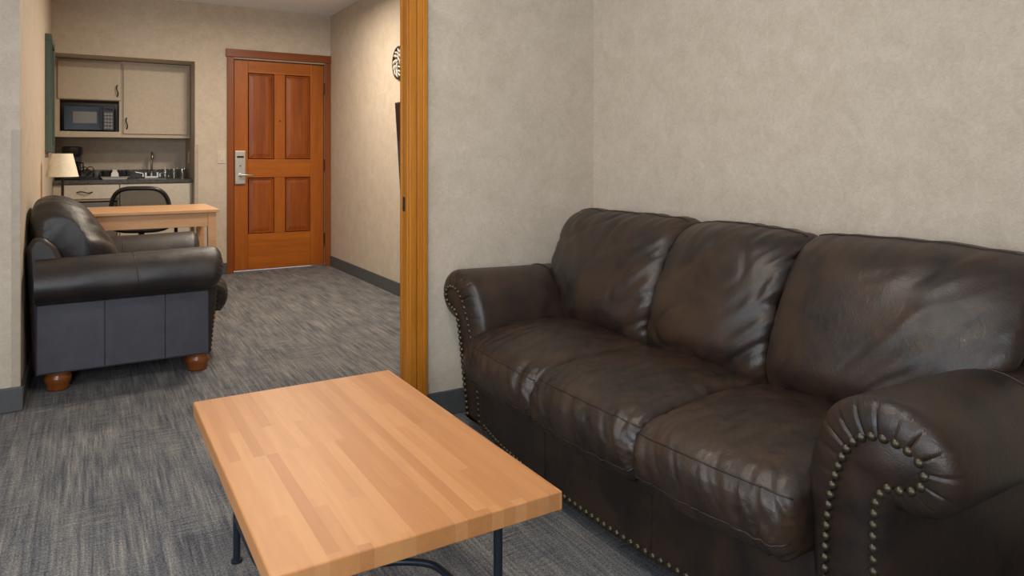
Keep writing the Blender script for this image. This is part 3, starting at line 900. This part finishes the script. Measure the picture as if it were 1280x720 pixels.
mw = thing('microwave', 'small dark blue-black microwave on the shelf of the cream wall cabinet', 'microwave', (-0.205 + 0.2325, UF + 0.025, UZ0 + ZM0 + 0.001))
MB().box(-0.195, 0.195, 0, 0.30, 0.008, 0.232).build('body', M['bluegloss'], mw, bevel=0.005)
dd = MB().box(-0.195, 0.105, -0.020, -0.001, 0.010, 0.230).build('door', M['bluegloss'], mw, bevel=0.004)
MB().box(-0.125, 0.060, -0.0225, -0.019, 0.072, 0.178).build('door_window', M['microwindow'], dd, bevel=0.002)
MB().box(0.082, 0.094, -0.040, -0.019, 0.03, 0.21).build('handle', M['black'], dd, bevel=0.004)
pn = MB().box(0.108, 0.195, -0.020, -0.001, 0.010, 0.230).build('control_panel', M['black'], mw, bevel=0.003)
MB().box(0.118, 0.186, -0.0215, -0.019, 0.190, 0.218).build('display', M['screen'], pn)
for r_ in range(5):
    for c_ in range(3):
        if rnd.random() < 0.95:
            MB().box(0.119 + c_ * 0.023, 0.138 + c_ * 0.023, -0.0225, -0.019, 0.025 + r_ * 0.031, 0.048 + r_ * 0.031).build('key', M['keys'], pn, bevel=0.002)
for sx in (-0.16, 0.16):
    for yy in (0.03, 0.26):
        MB().lathe([(0.001, 0), (0.012, 0), (0.012, 0.009), (0.001, 0.009)], (sx, yy, 0), 10).build('foot', M['black'], mw)

# lower cabinets and worktop
CZ = 0.900
XL = 0.262                      # joint between the lower units
lc = thing('base_cabinet', 'cream base cabinet with one drawer at the left of the kitchenette', 'cabinet', (KX0, KF, 0))
wl = XL - KX0
hb = CZ - 0.036
MB().box(0, 0.085, 0, 0.55, 0, hb).box(wl - 0.018, wl, 0, 0.55, 0, hb).box(0.085, wl - 0.018, 0, 0.55, hb - 0.02, hb).box(0.085, wl - 0.018, 0.53, 0.55, 0, hb - 0.02).box(0.085, wl - 0.018, 0, 0.53, 0.715, 0.735).build('body', M['cab'], lc, bevel=0.0015)
d_ = MB().box(0.082, wl - 0.004, -0.019, -0.001, 0.735, hb - 0.006).build('drawer', M['cabface'], lc, bevel=0.003)
handle(d_, 0.235, -0.019, 0.795, False, 0.115)
rf = thing('under_drawer_unit', 'dark grey appliance front below the drawer of the kitchenette', 'unit', (KX0 + 0.085, KF, 0))  # plain dark grey box set into the space below the drawer
MB().box(0.006, wl - 0.109, 0.02, 0.50, 0.02, 0.705).build('body', M['greyceramic'], rf, bevel=0.006)
MB().box(0.006, wl - 0.109, -0.012, 0.018, 0.03, 0.700).build('door', M['greyceramic'], rf, bevel=0.008)
MB().box(0.03, wl - 0.13, 0.05, 0.45, 0.0, 0.02).build('foot', M['black'], rf)
rc = thing('base_cabinet', 'cream base cabinet with plain front under the sink', 'cabinet', (XL, KF, 0))
wr = KX1 - XL
MB().box(0.001, wr, 0, 0.55, 0, hb).build('body', M['cab'], rc, bevel=0.0015)
MB().box(0.004, wr - 0.018, -0.019, -0.001, 0.10, hb - 0.006).build('door', M['cabface'], rc, bevel=0.003)
wt = thing('worktop', 'speckled black granite worktop along the kitchenette', 'worktop', (KX0, KF - 0.03, CZ - 0.032))
ww = KX1 - KX0; wd = NBACK - KF + 0.03 - 0.002
SX0, SX1, SY0, SY1 = 0.670, 0.930, 0.15, 0.42      # sink cut-out
MB().box(0, SX0, 0, wd, 0, 0.032).box(SX1, ww, 0, wd, 0, 0.032).box(SX0, SX1, 0, SY0, 0, 0.032).box(SX0, SX1, SY1, wd, 0, 0.032).build('slab', M['granite'], wt)
struct(MB().box(KX0, KX1, NBACK - 0.018, NBACK, CZ, CZ + 0.083).build('trim_8', M['granite'], bevel=0.002))
sk = thing('sink', 'small steel bar sink let into the black worktop', 'sink', (KX0 + (SX0 + SX1) / 2, KF - 0.03 + (SY0 + SY1) / 2, CZ))
sw, sd_ = (SX1 - SX0) / 2, (SY1 - SY0) / 2
def rr_(hx_, hy_, z): return [(-hx_, -hy_, z), (hx_, -hy_, z), (hx_, hy_, z), (-hx_, hy_, z)]
MB().rings([rr_(sw - 0.001, sd_ - 0.001, -0.001), rr_(sw - 0.008, sd_ - 0.008, -0.002), rr_(sw - 0.02, sd_ - 0.02, -0.024), rr_(sw - 0.022, sd_ - 0.022, -0.026)], cap=False).add(rr_(sw - 0.021, sd_ - 0.021, -0.0255), [(0, 1, 2, 3)]).build('basin', M['sinksteel'], sk)
fc = thing('faucet', 'tall gooseneck nickel faucet behind the bar sink', 'faucet', (0.552, KF + 0.47, CZ))
MB().box(-0.062, 0.062, -0.022, 0.022, 0, 0.018).box(-0.062, -0.040, -0.02, 0.02, 0.018, 0.055).box(0.040, 0.062, -0.02, 0.02, 0.018, 0.055).lathe([(0.002, 0.014), (0.018, 0.014), (0.014, 0.05), (0.002, 0.05)], seg=16).build('faucet_base', M['chrome'], fc, bevel=0.003)
MB().tube([(0, 0, 0.04), (0, 0, 0.16), (0, -0.005, 0.215), (0, -0.035, 0.25), (0, -0.075, 0.245), (0, -0.095, 0.215), (0, -0.10, 0.185)], 0.009, 12).build('spout', M['chrome'], fc, smooth=True)
for sx in (-1, 1):
    MB().lathe([(0.002, 0.012), (0.012, 0.012), (0.010, 0.045), (0.002, 0.046)], (sx * 0.075, 0, 0), 12).tube([(sx * 0.075, 0, 0.045), (sx * 0.14, -0.005, 0.058)], 0.006, 8).build('tap_handle', M['chrome'], fc, smooth=True, auto=40)

# things on the worktop
cm = thing('coffee_maker', 'black coffee maker behind the lamp on the worktop', 'coffee maker', (-0.105, 7.55, CZ))
MB().box(-0.075, 0.075, -0.11, 0.11, 0, 0.035).build('base', M['black'], cm, bevel=0.008)
MB().box(-0.070, 0.070, 0.03, 0.11, 0.035, 0.22).build('column', M['black'], cm, bevel=0.008)
MB().lathe([(0.002, 0.215), (0.070, 0.215), (0.082, 0.235), (0.082, 0.290), (0.072, 0.300), (0.002, 0.302)], (0, -0.005, 0), 28).build('brew_head', M['black'], cm, smooth=True, auto=40)
cf = MB().lathe([(0.002, 0.036), (0.058, 0.036), (0.066, 0.075), (0.062, 0.12), (0.048, 0.155), (0.05, 0.165), (0.002, 0.167)], (0, -0.04, 0), 24).build('carafe', M['screen'], cm, smooth=True, auto=50)
MB().tube([(0.045, -0.06, 0.155), (0.085, -0.085, 0.15), (0.088, -0.088, 0.09), (0.062, -0.065, 0.06)], 0.007, 8).build('handle', M['black'], cf, smooth=True)

wh = thing('napkin_holder', 'black wire scrollwork holder between coffee maker and tray', 'holder', (0.012, 7.42, CZ))
wb = MB()
for yy in (-0.022, 0.022):
    for (cx_, cz_) in ((-0.028, 0.048), (0.028, 0.048), (-0.024, 0.092), (0.024, 0.092), (0, 0.070)):
        wb.tube([(cx_ + 0.027 * math.cos(2 * PI * k / 20), yy, cz_ + 0.025 * math.sin(2 * PI * k / 20)) for k in range(20)], 0.0042, 6, True)
wb.box(-0.055, 0.055, -0.03, 0.03, 0, 0.022)
wb.build('wire_frame', M['blackmetal'], wh, smooth=True, auto=50)

cn = thing('canister', 'small grey lidded canister left of the white tray', 'canister', (0.088, 7.52, CZ))
MB().lathe([(0.002, 0), (0.030, 0), (0.032, 0.01), (0.032, 0.070), (0.002, 0.072)], seg=24).build('jar', M['greyceramic'], cn, smooth=True, auto=40)
MB().lathe([(0.002, 0.072), (0.033, 0.072), (0.033, 0.082), (0.010, 0.088), (0.002, 0.088)], seg=24).build('lid', M['greyceramic'], cn, smooth=True, auto=40)

ty = thing('tray', 'white rectangular tray of mugs on the black worktop', 'tray', (0.228, 7.44, CZ))
MB().rings([rr_(0.092, 0.075, 0.0), rr_(0.110, 0.092, 0.026), rr_(0.116, 0.098, 0.028), rr_(0.112, 0.094, 0.024), rr_(0.090, 0.073, 0.008), rr_(0.02, 0.02, 0.0075)]).build('dish', M['white'], ty, bevel=0.002)
def mug(x, y, z, lb, sgn):
    t = thing('mug', lb, 'mug', (x, y, z), 0, 'black mugs on the tray')
    MB().lathe([(0.002, 0), (0.026, 0), (0.030, 0.006), (0.033, 0.070), (0.030, 0.070), (0.027, 0.010), (0.002, 0.009)], seg=24).build('cup', M['black'], t, smooth=True, auto=50)
    MB().tube([(sgn * 0.031, 0, 0.058), (sgn * 0.050, 0, 0.054), (sgn * 0.052, 0, 0.032), (sgn * 0.030, 0, 0.018)], 0.0045, 8).build('handle', M['black'], t, smooth=True)
mug(0.158, 7.415, CZ + 0.0085, 'left front black mug on the white tray', -1)
mug(0.182, 7.485, CZ + 0.0085, 'left rear black mug on the white tray', -1)
mug(0.300, 7.415, CZ + 0.0085, 'right front black mug on the white tray', 1)
mug(0.277, 7.485, CZ + 0.0085, 'right rear black mug on the white tray', 1)
pk = MB().rings([[(x * k, y * k, z) for x, y in ((-0.032, -0.028), (0.032, -0.028), (0.034, 0.026), (-0.034, 0.026))] for k, z in ((0.9, 0), (1.0, 0.012), (0.95, 0.045), (0.55, 0.066), (0.62, 0.080))]).build('sachet_bag', M['white'], None, bevel=0.004)
pk.location = (0.229, 7.425, CZ + 0.0085)
tag(pk, 'white paper bag standing between the mugs on the tray', 'bag')

def tumbler(x, y, lb):
    t = MB().lathe([(0.001, 0), (0.026, 0), (0.032, 0.092), (0.0300, 0.092), (0.0245, 0.010), (0.001, 0.010)], seg=24).build('tumbler', M['glass'], None, smooth=True, auto=50)
    t.location = (x, y, CZ)
    tag(t, lb, 'glass', 'drinking glasses on the worktop')
gx = [(0.650, 7.47), (0.697, 7.61), (0.726, 7.47), (0.768, 7.61), (0.798, 7.47), (0.832, 7.61)]
gl = ['front left drinking glass nearest the sink', 'rear left drinking glass next to the sink', 'front middle drinking glass of the group right of the sink',
      'rear middle drinking glass of the group right of the sink', 'front right drinking glass near the recess side wall', 'rear right drinking glass in the worktop corner']
for (x, y), lb in zip(gx, gl): tumbler(x, y, lb)

# ================================================================== WALL THINGS
def plate(name, lb, loc, rz, w=0.072, h=0.116):
    t = thing(name, lb, 'switch' if 'switch' in name else 'outlet', loc, rz)
    pl = MB().box(-w / 2, w / 2, -0.006, 0, -h / 2, h / 2).build('cover_plate', M['ivory'], t, bevel=0.002)
    return t
t = plate('light_switch', 'ivory rocker switch plate on the wall left of the entry door', (1.098, FARY, 1.104), 0)
MB().box(-0.017, 0.017, -0.011, -0.005, -0.034, 0.034).build('rocker', M['ivory'], t, bevel=0.002)
t = plate('wall_outlet', 'ivory power outlet on the side wall of the kitchenette recess', (NX, 7.56, 1.10), -PI / 2)
for zz in (-0.022, 0.022):
    MB().box(-0.016, 0.016, -0.009, -0.005, zz - 0.015, zz + 0.015).build('socket', M['ivory'], t, bevel=0.002)

pf = thing('framed_picture', 'picture with teal green frame seen edge-on on the left hall wall', 'picture', (HL, 6.20, 1.555), PI / 2)
fw, fh = 0.28, 0.418
fb = MB().box(-fw, fw, -0.042, 0, -fh, -fh + 0.05).box(-fw, fw, -0.042, 0, fh - 0.05, fh).box(-fw, -fw + 0.05, -0.042, 0, -fh + 0.05, fh - 0.05).box(fw - 0.05, fw, -0.042, 0, -fh + 0.05, fh - 0.05)
fb.build('frame', M['teal'], pf, bevel=0.003)
MB().box(-fw + 0.05, fw - 0.05, -0.020, -0.004, -fh + 0.05, fh - 0.05).build('print', M['art'], pf)

tv = thing('television', 'black flat television tilted on the right hall wall', 'television', (HR, 4.54, 1.19), -PI / 2)
TW, TH = 0.56, 0.335
tl = math.radians(3.6)
tvp = bpy.data.objects.new  # (parts below are tilted about the bottom edge)
def tilt_box(x0, x1, y0, y1, z0, z1, name, mat, par, bv=0.003):
    o = MB().box(x0, x1, y0, y1, z0 + TH, z1 + TH).build(name, mat, par, bevel=bv)
    o.location = (0, -0.024, -TH); o.rotation_euler = (tl, 0, 0)
    return o
case = tilt_box(-TW, TW, -0.035, 0, -TH, TH, 'casing', M['black'], tv)
tilt_box(-TW + 0.02, TW - 0.02, -0.0365, -0.034, -TH + 0.03, TH - 0.02, 'screen', M['screen'], tv, 0)
MB().box(-0.2, 0.2, -0.036, -0.001, -0.12, 0.12).build('wall_bracket', M['blackmetal'], tv, bevel=0.002)
s_ = tilt_box(-TW - 0.0015, -TW + 0.002, -0.026, -0.010, 0.045, 0.062, 'side_sticker', M['white'], tv, 0)

md = thing('wall_medallion', 'round dark bronze wall medallion with pale leafy relief above the television', 'wall decor', (HR, 5.225, 1.850), -PI / 2)
MB().lathe([(0.001, 0.0), (0.128, 0.0), (0.135, 0.008), (0.132, 0.022), (0.120, 0.026), (0.112, 0.016), (0.001, 0.012)], seg=48, axis='y').build('disc', M['bronze'], md, smooth=True, auto=40)
rl = random.Random(3)
for ring_, nn_ in ((0.035, 5), (0.068, 9), (0.098, 13)):
    for k in range(nn_):
        a = 2 * PI * (k + 0.3 * rl.random()) / nn_
        L_ = 0.020 + 0.006 * rl.random()
        ca, sa = math.cos(a), math.sin(a)
        t_ = a + 0.9
        pts = [(ring_ * ca + L_ * s * math.cos(t_), -0.015 - 0.008 * (1 - s * s), ring_ * sa + L_ * s * math.sin(t_)) for s in (-1, -0.5, 0, 0.5, 1)]
        MB().tube(pts, 0.0075, 6).build('relief_leaf', M['plaster'], md, smooth=True)
